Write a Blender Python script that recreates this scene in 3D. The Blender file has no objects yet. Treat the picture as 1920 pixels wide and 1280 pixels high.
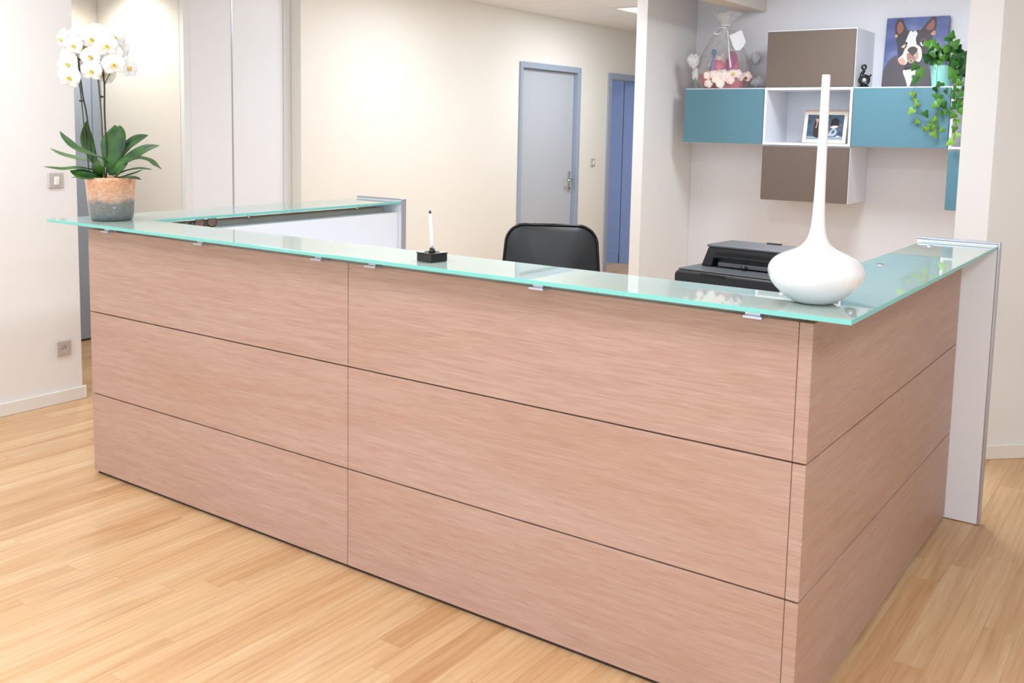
import bpy, bmesh, math, random
from mathutils import Vector, Matrix
random.seed(7)
sc = bpy.context.scene
COL = sc.collection
PI = math.pi

# ------------------------------------------------------------------ camera
CAM = Vector((0.7303, -2.3382, 1.5164))
YAW, PITCH, ROLL = 0.624, 0.1119, 0.0184
F_PX, CX, CY = 1841.21, 925.53, 446.0
fw = Vector((-math.sin(YAW)*math.cos(PITCH), math.cos(YAW)*math.cos(PITCH), -math.sin(PITCH)))
rt = Vector((math.cos(YAW), math.sin(YAW), 0)); up = rt.cross(fw)
r2 = rt*math.cos(ROLL)+up*math.sin(ROLL); u2 = -rt*math.sin(ROLL)+up*math.cos(ROLL)
cd = bpy.data.cameras.new('camera'); cam = bpy.data.objects.new('camera', cd); COL.objects.link(cam)
cam.matrix_world = Matrix(((r2.x, u2.x, -fw.x, CAM.x), (r2.y, u2.y, -fw.y, CAM.y), (r2.z, u2.z, -fw.z, CAM.z), (0, 0, 0, 1)))
cd.sensor_width = 36; cd.sensor_fit = 'HORIZONTAL'; cd.lens = F_PX/1920*36
cd.shift_x = (960-CX)/1920; cd.shift_y = (CY-640)/1920
cd.clip_start = 0.05
sc.camera = cam

# ------------------------------------------------------------------ world, lights, exposure
w = bpy.data.worlds.new('world'); sc.world = w; w.use_nodes = True
w.node_tree.nodes['Background'].inputs[0].default_value = (0.80, 0.90, 1.0, 1)
w.node_tree.nodes['Background'].inputs[1].default_value = 2.1
sc.view_settings.view_transform = 'Standard'; sc.view_settings.look = 'None'
sc.view_settings.exposure = 0.20; sc.view_settings.gamma = 1.0
sc.view_settings.use_curve_mapping = False
sc.cycles.max_bounces = 8; sc.cycles.glossy_bounces = 3; sc.cycles.caustics_reflective = False; sc.cycles.caustics_refractive = False
CEIL = 2.58
# ceiling panel cells (low x, low y of each 60 cm panel) and watts
LED = [(-3.6, 5.38, 26), (-3.6, 2.98, 24), (-1.2, 2.98, 26), (-1.2, 0.58, 26), (-3.6, -0.62, 16),
       (-1.2, -1.82, 24), (1.2, -0.02, 14), (1.2, -2.42, 38), (-3.6, -2.42, 20)]
def area(name, loc, size, watts, col=(0.87, 0.935, 1.0)):
    d = bpy.data.lights.new(name, 'AREA'); d.shape = 'SQUARE'; d.size = size; d.energy = watts; d.color = col
    o = bpy.data.objects.new(name, d); COL.objects.link(o); o.location = loc; return o
for x, y, e in LED:
    area('panel_light', (x+0.3, y+0.3, CEIL-0.012), 0.54, e)
d = bpy.data.lights.new('hall_spot', 'SPOT'); d.energy = 42; d.spot_size = 2.3; d.spot_blend = 0.7; d.shadow_soft_size = 0.05; d.color = (1, 0.95, 0.86)
o = bpy.data.objects.new('hall_spot', d); COL.objects.link(o); o.location = (-5.0, 1.22, CEIL-0.03)

# ------------------------------------------------------------------ materials
def lin(c):
    return tuple((v/255/12.92 if v/255 <= 0.04045 else ((v/255+0.055)/1.055)**2.4) for v in c)+(1,)
MATS = {}
def mat(name, rgb, rough=0.5, metal=0.0, spec=0.5, **kw):
    if name in MATS: return MATS[name]
    m = bpy.data.materials.new(name); m.use_nodes = True
    b = m.node_tree.nodes['Principled BSDF']
    b.inputs['Base Color'].default_value = lin(rgb); b.inputs['Roughness'].default_value = rough
    b.inputs['Metallic'].default_value = metal; b.inputs['Specular IOR Level'].default_value = spec
    for k, v in kw.items():
        b.inputs[k.replace('_', ' ')].default_value = v
    MATS[name] = m; return m
def nodes(m): return m.node_tree.nodes, m.node_tree.links, m.node_tree.nodes['Principled BSDF']
def ramp(n, stops, interp='LINEAR'):
    r = n.new('ShaderNodeValToRGB'); cr = r.color_ramp; cr.interpolation = interp
    while len(cr.elements) < len(stops): cr.elements.new(0.5)
    for e, (p, c) in zip(cr.elements, stops): e.position = p; e.color = lin(c)
    return r
def noise_tex(n, l, vec, scale, detail=4, rough=0.5):
    t = n.new('ShaderNodeTexNoise'); t.inputs['Scale'].default_value = scale; t.inputs['Detail'].default_value = detail
    t.inputs['Roughness'].default_value = rough; l.new(vec, t.inputs['Vector']); return t
def mapping(n, l, src, scale, loc=(0, 0, 0)):
    mp = n.new('ShaderNodeMapping'); mp.inputs['Scale'].default_value = scale; mp.inputs['Location'].default_value = loc
    l.new(src, mp.inputs['Vector']); return mp.outputs[0]
def mixc(n, l, fac, a, b, mode='MIX'):
    x = n.new('ShaderNodeMix'); x.data_type = 'RGBA'; x.blend_type = mode
    if isinstance(fac, float): x.inputs[0].default_value = fac
    else: l.new(fac, x.inputs[0])
    for s, v in ((6, a), (7, b)):
        if isinstance(v, tuple): x.inputs[s].default_value = v
        else: l.new(v, x.inputs[s])
    return x.outputs[2]
def bump(n, l, b, h, strength, dist=0.001):
    u = n.new('ShaderNodeBump'); u.inputs['Strength'].default_value = strength; u.inputs['Distance'].default_value = dist
    l.new(h, u.inputs['Height']); l.new(u.outputs[0], b.inputs['Normal'])

def paint(name, rgb, rough=0.6):
    m = mat(name, rgb, rough, spec=0.3); n, l, b = nodes(m)
    tc = n.new('ShaderNodeNewGeometry')
    t = noise_tex(n, l, tc.outputs['Position'], 0.8, 3)
    c = mixc(n, l, t.outputs[0], lin(tuple(max(0, v-4) for v in rgb)), lin(tuple(min(255, v+3) for v in rgb)))
    l.new(c, b.inputs['Base Color'])
    g = noise_tex(n, l, tc.outputs['Position'], 350, 2)
    bump(n, l, b, g.outputs[0], 0.08); return m
WALL = paint('wall_paint', (238, 237, 236))
WALLW = paint('wall_paint_warm', (238, 234, 226))
WALLC = paint('wall_cool_cast', (234, 234, 238))  # bluish cast of the alcove's mixed light put into the paint
CEILM = paint('ceiling_white', (242, 240, 238))
SKIRT = mat('skirting_white', (236, 233, 228), 0.4)
BLUED = paint('door_blue_grey', (186, 191, 198), 0.45)
BLUEF = paint('frame_blue', (160, 172, 190), 0.45)
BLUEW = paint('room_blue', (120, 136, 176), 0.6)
CLOSW = mat('closet_white', (240, 243, 248), 0.35)
CLOSF = mat('closet_frame', (240, 241, 243), 0.3)
WHITE = mat('white_laminate', (238, 240, 246), 0.35)
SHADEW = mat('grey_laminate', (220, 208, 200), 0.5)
ALU = mat('aluminium', (196, 200, 212), 0.3, metal=0.85)
CHROME = mat('chrome', (215, 215, 215), 0.15, metal=1.0)
STEEL = mat('brushed_steel', (200, 196, 188), 0.35, metal=0.9)
DARK = mat('dark_gap', (60, 46, 40), 0.8)
BLACK = mat('black_plastic', (22, 24, 27), 0.35)
BLACKG = mat('black_gloss', (16, 17, 19), 0.15)
GREYP = mat('printer_grey', (84, 88, 93), 0.38)
LEATHER = mat('black_leather', (26, 29, 32), 0.46)
n, l, b = nodes(LEATHER); g = n.new('ShaderNodeTexCoord')
t = noise_tex(n, l, g.outputs['Object'], 180, 3); bump(n, l, b, t.outputs[0], 0.15)
TEAL = mat('cabinet_teal', (88, 135, 152), 0.42)
BROWN = mat('cabinet_taupe', (108, 94, 85), 0.42)
PORC = mat('white_porcelain', (234, 236, 240), 0.07, Coat_Weight=0.6)

def wood_panel():
    m = mat('oak_laminate', (205, 172, 156), 0.42); n, l, b = nodes(m)
    tc = n.new('ShaderNodeNewGeometry'); P = tc.outputs['Position']
    oi = n.new('ShaderNodeObjectInfo')
    add = n.new('ShaderNodeVectorMath'); add.operation = 'MULTIPLY_ADD'
    comb = n.new('ShaderNodeCombineXYZ')
    for k in range(3): l.new(oi.outputs['Random'], comb.inputs[k])
    l.new(comb.outputs[0], add.inputs[0]); add.inputs[1].default_value = (7, 5, 3); l.new(P, add.inputs[2])
    V = add.outputs[0]
    fine = noise_tex(n, l, mapping(n, l, V, (11, 11, 330)), 1.0, 4, 0.6)
    mid = noise_tex(n, l, mapping(n, l, V, (3.2, 3.2, 60)), 1.0, 4, 0.55)
    broad = noise_tex(n, l, mapping(n, l, V, (0.9, 0.9, 4)), 1.0, 2)
    r = ramp(n, [(0.3, (176, 147, 133)), (0.52, (187, 160, 147)), (0.7, (194, 170, 158))]); l.new(fine.outputs[0], r.inputs[0])
    r2_ = ramp(n, [(0.35, (243, 234, 229)), (0.65, (255, 253, 251))]); l.new(mid.outputs[0], r2_.inputs[0])
    r3 = ramp(n, [(0.3, (246, 236, 228)), (0.7, (255, 254, 255))]); l.new(broad.outputs[0], r3.inputs[0])
    c = mixc(n, l, 0.8, r.outputs[0], r2_.outputs[0], 'MULTIPLY'); c = mixc(n, l, 0.8, c, r3.outputs[0], 'MULTIPLY')
    l.new(c, b.inputs['Base Color']); bump(n, l, b, fine.outputs[0], 0.12, 0.0008); return m
OAKP = wood_panel()

def floor_wood():
    m = mat('floor_oak', (226, 185, 135), 0.36, spec=0.45); n, l, b = nodes(m)
    tc = n.new('ShaderNodeNewGeometry'); oi = n.new('ShaderNodeObjectInfo')
    comb = n.new('ShaderNodeCombineXYZ')
    for k in range(3): l.new(oi.outputs['Random'], comb.inputs[k])
    add = n.new('ShaderNodeVectorMath'); add.operation = 'MULTIPLY_ADD'
    l.new(comb.outputs[0], add.inputs[0]); add.inputs[1].default_value = (9, 23, 5); l.new(tc.outputs['Position'], add.inputs[2])
    V = add.outputs[0]
    streak = noise_tex(n, l, mapping(n, l, V, (9, 0.8, 1)), 1.0, 4, 0.6); streak.inputs['Distortion'].default_value = 0.6
    fine = noise_tex(n, l, mapping(n, l, V, (170, 5, 1)), 1.0, 4, 0.6)
    dist = n.new('ShaderNodeTexWave'); dist.wave_type = 'BANDS'; dist.bands_direction = 'X'
    l.new(mapping(n, l, V, (9, 0.8, 1)), dist.inputs['Vector']); dist.inputs['Scale'].default_value = 1.1
    dist.inputs['Distortion'].default_value = 9; dist.inputs['Detail'].default_value = 3; dist.inputs['Detail Scale'].default_value = 1.2
    r = ramp(n, [(0.28, (198, 158, 118)), (0.5, (216, 183, 143)), (0.7, (225, 196, 159))]); l.new(streak.outputs[0], r.inputs[0])
    rf = ramp(n, [(0.3, (240, 230, 220)), (0.6, (255, 255, 255))]); l.new(fine.outputs[0], rf.inputs[0])
    rw = ramp(n, [(0.0, (246, 236, 226)), (0.5, (255, 255, 255))]); l.new(dist.outputs['Fac'], rw.inputs[0])
    ro = ramp(n, [(0.0, (244, 234, 224)), (0.35, (255, 251, 246)), (1.0, (255, 255, 255))]); l.new(oi.outputs['Random'], ro.inputs[0])
    c = mixc(n, l, 0.8, r.outputs[0], rf.outputs[0], 'MULTIPLY'); c = mixc(n, l, 0.7, c, rw.outputs[0], 'MULTIPLY')
    c = mixc(n, l, 1.0, c, ro.outputs[0], 'MULTIPLY')
    l.new(c, b.inputs['Base Color']); bump(n, l, b, fine.outputs[0], 0.08, 0.0006); return m
FLOORM = floor_wood()

def glass_face():
    m = bpy.data.materials.new('frosted_glass'); m.use_nodes = True; n = m.node_tree.nodes; l = m.node_tree.links
    out = n['Material Output']; n.remove(n['Principled BSDF'])
    df = n.new('ShaderNodeBsdfDiffuse'); df.inputs[0].default_value = lin((226, 246, 241))
    tr = n.new('ShaderNodeBsdfTranslucent'); tr.inputs[0].default_value = lin((228, 250, 246))
    mx = n.new('ShaderNodeMixShader'); mx.inputs[0].default_value = 0.5; l.new(df.outputs[0], mx.inputs[1]); l.new(tr.outputs[0], mx.inputs[2])
    gl = n.new('ShaderNodeBsdfGlossy'); gl.inputs['Roughness'].default_value = 0.015; gl.inputs[0].default_value = (0.97, 1, 1, 1)
    fr = n.new('ShaderNodeFresnel'); fr.inputs[0].default_value = 1.5
    mx2 = n.new('ShaderNodeMixShader'); l.new(fr.outputs[0], mx2.inputs[0]); l.new(mx.outputs[0], mx2.inputs[1]); l.new(gl.outputs[0], mx2.inputs[2])
    l.new(mx2.outputs[0], out.inputs[0]); MATS['frosted_glass'] = m; return m
GLASS = glass_face()
def glass_edge():
    m = bpy.data.materials.new('glass_edge'); m.use_nodes = True; n = m.node_tree.nodes; l = m.node_tree.links
    out = n['Material Output']; n.remove(n['Principled BSDF'])
    df = n.new('ShaderNodeBsdfDiffuse'); df.inputs[0].default_value = lin((150, 244, 236))
    tr = n.new('ShaderNodeBsdfTranslucent'); tr.inputs[0].default_value = lin((130, 240, 232))
    mx = n.new('ShaderNodeMixShader'); mx.inputs[0].default_value = 0.35; l.new(df.outputs[0], mx.inputs[1]); l.new(tr.outputs[0], mx.inputs[2])
    gl = n.new('ShaderNodeBsdfGlossy'); gl.inputs['Roughness'].default_value = 0.1
    fr = n.new('ShaderNodeFresnel'); fr.inputs[0].default_value = 1.5
    mx2 = n.new('ShaderNodeMixShader'); l.new(fr.outputs[0], mx2.inputs[0]); l.new(mx.outputs[0], mx2.inputs[1]); l.new(gl.outputs[0], mx2.inputs[2])
    l.new(mx2.outputs[0], out.inputs[0]); return m
GEDGE = glass_edge()
def emis(name, col, s):
    m = bpy.data.materials.new(name); m.use_nodes = True; b = m.node_tree.nodes['Principled BSDF']
    b.inputs['Emission Color'].default_value = col; b.inputs['Emission Strength'].default_value = s; return m
LEDM = emis('led_diffuser', (1, 0.97, 0.93, 1), 1.0); LEDM.cycles.emission_sampling = 'NONE'

# ------------------------------------------------------------------ mesh helpers
class MB:
    def __init__(s): s.v = []; s.f = []; s.mi = []; s.m = 0
    def add(s, vs, fs):
        o = len(s.v); s.v += [tuple(p) for p in vs]
        for f in fs: s.f.append(tuple(i+o for i in f)); s.mi.append(s.m)
        return s
    def box(s, lo, hi):
        x0, y0, z0 = lo; x1, y1, z1 = hi
        return s.add([(x0, y0, z0), (x1, y0, z0), (x1, y1, z0), (x0, y1, z0), (x0, y0, z1), (x1, y0, z1), (x1, y1, z1), (x0, y1, z1)],
                     [(0, 3, 2, 1), (4, 5, 6, 7), (0, 1, 5, 4), (1, 2, 6, 5), (2, 3, 7, 6), (3, 0, 4, 7)])
    def prism(s, poly, z0, z1):                     # counter-clockwise xy outline
        k = len(poly)
        vs = [(x, y, z0) for x, y in poly]+[(x, y, z1) for x, y in poly]
        fs = [tuple(range(k-1, -1, -1)), tuple(range(k, 2*k))]+[(i, (i+1) % k, k+(i+1) % k, k+i) for i in range(k)]
        return s.add(vs, fs)
    def prism_xz(s, poly, y0, y1):                  # outline in x, z, front at y0
        k = len(poly)
        vs = [(x, y0, z) for x, z in poly]+[(x, y1, z) for x, z in poly]
        fs = [tuple(range(k)), tuple(range(2*k-1, k-1, -1))]+[((i+1) % k, i, k+i, k+(i+1) % k) for i in range(k)]
        return s.add(vs, fs)
    def lathe(s, prof, n=40, c=(0, 0, 0), wob=None):
        vs = []; fs = []; k = len(prof)
        for i in range(n):
            a = 2*PI*i/n
            for r, z in prof:
                q = r*(wob(a, z) if wob else 1)
                vs.append((c[0]+q*math.cos(a), c[1]+q*math.sin(a), c[2]+z))
        for i in range(n):
            j = (i+1) % n
            for q in range(k-1): fs.append((i*k+q, j*k+q, j*k+q+1, i*k+q+1))
        if prof[0][0] > 1e-6: fs.append(tuple(i*k for i in range(n-1, -1, -1)))
        if prof[-1][0] > 1e-6: fs.append(tuple(i*k+k-1 for i in range(n)))
        return s.add(vs, fs)
    def tube(s, pts, rad, n=8, closed=False):
        pts = [Vector(p) for p in pts]; k = len(pts); vs = []; fs = []
        rad = rad if isinstance(rad, (list, tuple)) else [rad]*k
        N = None
        for i, p in enumerate(pts):
            a = pts[i-1] if (i or closed) else p; bq = pts[(i+1) % k] if (i < k-1 or closed) else p
            T = (bq-a).normalized()
            if N is None:
                N = T.orthogonal().normalized()
            else:
                N = (N-T*N.dot(T)).normalized()
            B = T.cross(N)
            for j in range(n):
                t = 2*PI*j/n; vs.append(p+(N*math.cos(t)+B*math.sin(t))*rad[i])
        for i in range(k if closed else k-1):
            o = i*n; q = ((i+1) % k)*n
            for j in range(n): fs.append((o+j, o+(j+1) % n, q+(j+1) % n, q+j))
        if not closed:
            fs.append(tuple(range(n-1, -1, -1))); fs.append(tuple(range((k-1)*n, k*n)))
        return s.add(vs, fs)
    def ball(s, c, r, nu=12, nv=8, sc_=(1, 1, 1)):
        prof = [(max(1e-7, r*math.sin(PI*i/nv)), -r*math.cos(PI*i/nv)) for i in range(nv+1)]
        vs0 = len(s.v); s.lathe(prof, nu)
        for i in range(vs0, len(s.v)):
            x, y, z = s.v[i]; s.v[i] = (c[0]+x*sc_[0], c[1]+y*sc_[1], c[2]+z*sc_[2])
        return s
    def mesh(s, name, mats, smooth=False):
        me = bpy.data.meshes.new(name); me.from_pydata(s.v, [], s.f)
        for m in (mats if isinstance(mats, (list, tuple)) else [mats]): me.materials.append(m)
        for p, i in zip(me.polygons, s.mi): p.material_index = i
        if smooth:
            for p in me.polygons: p.use_smooth = True
        bm = bmesh.new(); bm.from_mesh(me); bmesh.ops.remove_doubles(bm, verts=bm.verts, dist=1e-6)
        bmesh.ops.recalc_face_normals(bm, faces=bm.faces); bm.to_mesh(me); bm.free()
        me.update(); return me
    def build(s, name, mats, parent=None, smooth=False, bevel=0, seg=2, sub=0, loc=None):
        return link(name, s.mesh(name, mats, smooth), parent, bevel, seg, sub, loc, smooth)
def link(name, me, parent=None, bevel=0, seg=2, sub=0, loc=None, smooth=False):
    o = bpy.data.objects.new(name, me); COL.objects.link(o)
    if parent: o.parent = parent
    if loc is not None: o.location = loc
    if bevel:
        md = o.modifiers.new('bevel', 'BEVEL'); md.width = bevel; md.segments = seg; md.limit_method = 'ANGLE'; md.angle_limit = 0.6
        if not smooth:
            for p in me.polygons: p.use_smooth = False
    if sub:
        md = o.modifiers.new('sub', 'SUBSURF'); md.levels = sub; md.render_levels = sub
    if smooth and not sub:
        md = o.modifiers.new('norm', 'WEIGHTED_NORMAL') if bevel else None
    return o
def box(name, lo, hi, m, parent=None, bevel=0, seg=2): return MB().box(lo, hi).build(name, m, parent, bevel=bevel, seg=seg)
def tag(o, label, cat, group=None):
    o['label'] = label; o['category'] = cat
    if group: o['group'] = group
    return o
def struct(o): o['kind'] = 'structure'; return o
def thing(name, label, cat, loc=(0, 0, 0), rz=0, group=None):
    o = bpy.data.objects.new(name, None); COL.objects.link(o); o.empty_display_size = 0.1
    o.location = loc; o.rotation_euler = (0, 0, rz); return tag(o, label, cat, group)
def sempty(name, loc=(0, 0, 0)):
    o = bpy.data.objects.new(name, None); COL.objects.link(o); o.location = loc; return struct(o)
def spline(pts, n=8, closed=False):
    P = [Vector(p) for p in pts]; k = len(P); out = []
    for i in range(k if closed else k-1):
        g = lambda j: P[j % k] if closed else P[min(max(j, 0), k-1)]
        a, b_, c, d_ = g(i-1), g(i), g(i+1), g(i+2)
        for q in range(n):
            t = q/n
            out.append(0.5*((2*b_)+(c-a)*t+(2*a-5*b_+4*c-d_)*t*t+(3*b_-a-3*c+d_)*t**3))
    if not closed: out.append(P[-1])
    return out

# ------------------------------------------------------------------ the setting
H = CEIL-0.002
floor = struct(box('floor', (-6.2, -4.6, -0.08), (3.2, 9.2, -0.013), mat('subfloor', (170, 130, 90), 0.8)))
PW = 0.09
plank_mesh = {}
def plank(L):
    if L not in plank_mesh:
        plank_mesh[L] = MB().box((0.0002, 0.0002, -0.012), (PW-0.0002, L-0.0002, 0)).mesh('plank', FLOORM)
    return plank_mesh[L]
rest = MB()
nx = int(9.2/PW)
cnt = 0
for i in range(nx):
    x = -6.1+i*PW
    y = -4.5-random.random()*1.2
    while y < 9.1:
        L = random.choice((0.8, 1.0, 1.2, 1.2))
        x1, y1 = x+PW, y+L
        # planks the picture shows in front of and beside the desk
        left = (-4.15 < x1 and x < -0.3 and y1 > -1.15 and y < 0.02 and (y1 > -1.1+(x+1.8)*0.77) and (x < -3.05 or y < 0.0)) or (-4.2 < x < -3.05 and -0.6 < y1 and y < 0.95)
        right = (-0.12 < x1 and x < 0.62 and y1 > -0.1 and y < 2.9)
        if left or right:
            o = link('plank', plank(L), floor, loc=(x, y, 0)); cnt += 1
        else:
            rest.box((x+0.0002, y+0.0002, -0.012), (x1-0.0002, y1-0.0002, 0))
        y = y1
o = rest.build('plank_field', FLOORM, floor); o['kind'] = 'stuff'
print('planks', cnt)

ceiling = struct(box('ceiling', (-6.2, -4.6, CEIL+0.02), (3.2, 9.2, CEIL+0.1), CEILM))
tile_me = MB().box((0.004, 0.004, 0), (0.596, 0.596, 0.015)).mesh('ceiling_tile', CEILM)
rail = MB()
led_cells = {(round(x, 2), round(y, 2)) for x, y, e in LED}
for i in range(-1, 11):
    for j in range(-16, 7):
        x = round(-3.6+0.6*i, 2); y = round(5.38+0.6*j, 2)
        if (x, y) in led_cells or y < -4.5: continue
        link('ceiling_tile', tile_me, ceiling, loc=(x, y, CEIL))
box('border_tile', (-6.2, -4.6, CEIL), (-4.2, 9.2, CEIL+0.015), CEILM, ceiling)
for i in range(-1, 12): rail.box((-3.6+0.6*i-0.006, -4.5, CEIL+0.001), (-3.6+0.6*i+0.006, 9.2, CEIL+0.014))
rail.build('tile_rail', SKIRT, ceiling)
box('perimeter_angle', (-4.44, 2.46, CEIL-0.004), (-4.415, 9.0, CEIL+0.002), SKIRT, ceiling)

struct(box('wall_light_block', (3.1, -4.6, 0), (3.2, 9.2, H), WALL))  # unseen wall, added to cut the world light from the right
# left wall stub and its hall
struct(box('wall_left', (-4.30, -4.6, 0), (-4.16, 0.62, H), WALL))
struct(box('wall_hall_near', (-5.62, 0.48, 0), (-4.301, 0.62, H), WALL))
bb = struct(MB().box((-4.159, -4.6, 0), (-4.145, 0.634, 0.07)).build('baseboard_left', SKIRT, bevel=0.004))
box('end_cap', (-4.161, 0.6215, 0), (-4.143, 0.638, 0.073), SKIRT, bb, bevel=0.006)
struct(box('wall_hall', (-5.62, 1.6, 0), (-4.581, 1.72, H), WALLW))
struct(box('wall_hall_end', (-5.62, 0.621, 0), (-5.47, 1.599, H), WALLW))
# blue door at the hall's end
d1 = sempty('door_1', (-5.469, 0.68, 0))
MB().box((0, 0, 0.0), (0.03, 0.06, 2.1)).box((0, 0.85, 0.0), (0.03, 0.91, 2.1)).box((0, 0.06, 2.04), (0.03, 0.85, 2.1)).build('frame', BLUEF, d1, bevel=0.003)
box('leaf', (0.0, 0.062, 0.012), (0.018, 0.848, 2.038), paint('hall_door_blue', (166, 178, 196), 0.45), d1, bevel=0.002)
MB().lathe([(0.01, 0), (0.01, 0.04)], 12).build('handle', STEEL, d1, loc=(0.03, 0.12, 1.03))
box('threshold', (0, 0.0, 0.0), (0.02, 0.91, 0.011), DARK, d1)

# closet recess
struct(box('wall_closet_back', (-5.0, 1.721, 0), (-4.58, 2.5, H), WALLW))
cl = thing('built_in_closet', 'tall white closet doors built into the beige wall recess', 'closet', (-4.552, 1.61, 0))
MB().box((-0.027, -0.009, 0), (0.012, 0.035, H)).box((-0.027, 0.83, 0), (0.012, 0.8895, H)).box((-0.027, 0.035, H-0.04), (0.012, 0.83, H)).build('frame', CLOSF, cl, bevel=0.002)
box('door_panel', (-0.02, 0.037, 0.01), (0.0, 0.379, H-0.042), CLOSW, cl, bevel=0.002)
box('door_panel', (-0.02, 0.385, 0.01), (0.0, 0.828, H-0.042), CLOSW, cl, bevel=0.002)
box('centre_strip', (-0.02, 0.378, 0.01), (0.003, 0.386, H-0.042), ALU, cl)
# long back wall along the corridor, with two blue doors
wb = struct(MB().box((-4.6, 2.501, 0), (-4.44, 5.20, H)).box((-4.6, 5.20, 2.10), (-4.44, 6.26, H)).box((-4.6, 6.26, 0), (-4.44, 6.87, H)).box((-4.6, 6.87, 2.09), (-4.44, 7.6, H)).build('wall_back', WALLW))
bb2 = struct(MB().box((-4.439, 2.51, 0), (-4.425, 5.17, 0.075)).box((-4.439, 6.30, 0), (-4.425, 6.84, 0.075)).build('baseboard_back', SKIRT))
d2 = sempty('door_2', (-4.44, 5.18, 0))
MB().box((-0.14, 0.02, 0), (0.02, 0.06, 2.125)).box((-0.14, 1.04, 0), (0.02, 1.10, 2.125)).box((-0.14, 0.06, 2.072), (0.02, 1.04, 2.125)).build('frame', BLUEF, d2, bevel=0.003)
box('leaf', (-0.07, 0.063, 0.008), (-0.03, 1.037, 2.069), BLUED, d2, bevel=0.003)
hp = box('handle_plate', (-0.03, 0.965, 0.885), (-0.022, 1.0, 1.09), STEEL, d2, bevel=0.003)
MB().tube([(-0.022, 0.982, 1.01), (0.022, 0.982, 1.01), (0.03, 0.97, 1.01), (0.03, 0.87, 1.005)], 0.009, 10).build('lever', CHROME, hp, smooth=True)
MB().lathe([(0.011, 0), (0.011, 0.012)], 14, (0, 0, 0)).build('lock_cylinder', mat('brass', (190, 150, 105), 0.3, metal=0.9), hp).matrix_local = Matrix.Translation((-0.022, 0.982, 0.92)) @ Matrix.Rotation(PI/2, 4, 'Y')
d3 = sempty('door_3', (-4.44, 6.85, 0))
MB().box((-0.17, 0.0, 0), (0.02, 0.06, 2.11)).box((-0.17, 0.06, 2.05), (0.02, 0.75, 2.11)).build('frame', BLUEF, d3, bevel=0.003)
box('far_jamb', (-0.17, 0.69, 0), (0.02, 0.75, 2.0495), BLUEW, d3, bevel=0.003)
wi = struct(box('wall_side_room', (-6.1, 7.545, 0), (-4.62, 7.66, H), BLUEW))
struct(box('baseboard_side_room', (-6.1, 7.53, 0), (-4.62, 7.544, 0.1), BLUEW))
struct(box('wall_side_room_far', (-6.2, 6.5, 0), (-6.101, 7.66, H), BLUEW))
struct(box('wall_corridor_end', (-4.6, 9.0, 0), (-2.4, 9.1, H), WALLW))
struct(box('wall_corridor_side', (-4.6, 7.601, 0), (-4.44, 8.999, H), WALLW))
# partition beside the wall cabinets, alcove wall, right pillar
struct(box('wall_partition', (-2.52, 3.82, 0), (-2.44, 8.999, H), WALL))
struct(box('wall_alcove', (-2.439, 4.62, 0), (0.62, 4.74, H), WALLC))
struct(box('wall_alcove_right', (0.621, 3.5, 0), (0.72, 4.74, H), WALLC))
k = 0.7071
wr = struct(MB().prism([(-0.195, 2.64), (-0.055, 2.64), (1.9, 4.595), (1.8, 4.695), (-0.11, 2.785), (-0.195, 2.785)], 0, H).build('wall_right', WALL))
br = struct(MB().prism([(-0.195, 2.626), (-0.050, 2.626), (1.91, 4.586), (1.902, 4.594), (-0.054, 2.639), (-0.195, 2.639)], 0, 0.07).build('baseboard_right', SKIRT, bevel=0.004))
struct(box('trim_1', (-2.05, 3.3, 2.375), (-1.905, 4.619, H), paint('beam_paint', (222, 212, 200))))

# ceiling panels as objects
order = ['above the far corridor', 'above the corridor beside the closet', 'in front of the wall cabinets', 'above the reception desk', 'above the left wall',
         'in front of the desk centre', 'right of the desk', 'right behind the viewer', 'left behind the viewer']
for (x, y, e), wd in zip(LED, order):
    t = thing('ceiling_light', 'square white flat ceiling light '+wd, 'ceiling light', (x, y, CEIL), group='square ceiling lights')
    MB().box((0.004, 0.004, -0.008), (0.03, 0.596, 0.015)).box((0.57, 0.004, -0.008), (0.596, 0.596, 0.015)).box((0.03, 0.004, -0.008), (0.57, 0.03, 0.015)).box((0.03, 0.57, -0.008), (0.57, 0.596, 0.015)).build('frame', SKIRT, t)
    box('diffuser', (0.03, 0.03, -0.004), (0.57, 0.57, 0.01), LEDM, t)
t = thing('recessed_spotlight', 'round recessed spotlight above the left hall', 'ceiling light', (-5.0, 1.22, CEIL))
MB().lathe([(0.036, -0.001), (0.045, -0.006), (0.05, -0.001)], 24).build('ring', CHROME, t)

# ------------------------------------------------------------------ reception desk
desk = thing('reception_desk', 'pale pinkish oak U-shaped reception counter with teal-edged glass top', 'desk', (0, 0, 0))
ph = 0.355; X0, X1, XM, DY, T = -3.06, 0.0, -1.546, 1.79, 0.024
gp = 0.0022
for r in range(3):
    z0 = (0.014 if r == 0 else r*ph+gp); z1 = (r+1)*ph-gp if r < 2 else 1.062
    box('front_panel', (X0, 0, z0), (XM-0.0012, T, z1), OAKP, desk, bevel=0.0015)
    box('front_panel', (XM+0.0012, 0, z0), (X1-T-0.010-gp*0.6, T, z1), OAKP, desk, bevel=0.0015)
    box('side_panel', (X1-T-0.010, 0, z0), (X1, DY-0.002, z1), OAKP, desk, bevel=0.0015)
    box('side_panel', (X0, T+0.0005, z0), (X0+T, 1.755, z1), OAKP, desk, bevel=0.0015)
CARC = mat('carcass_brown', (150, 122, 108), 0.7)  # plain brown, not assigned to any part
MB().box((X0+T+0.001, T+0.001, 0.002), (X1-T-0.011, 0.10, 1.058)).box((X0+T+0.001, 0.10, 0.002), (X0+0.08, 1.755, 1.058)).box((-0.10, 0.10, 0.002), (X1-T-0.011, DY-0.002, 1.058)).build('carcass', SHADEW, desk)
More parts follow.
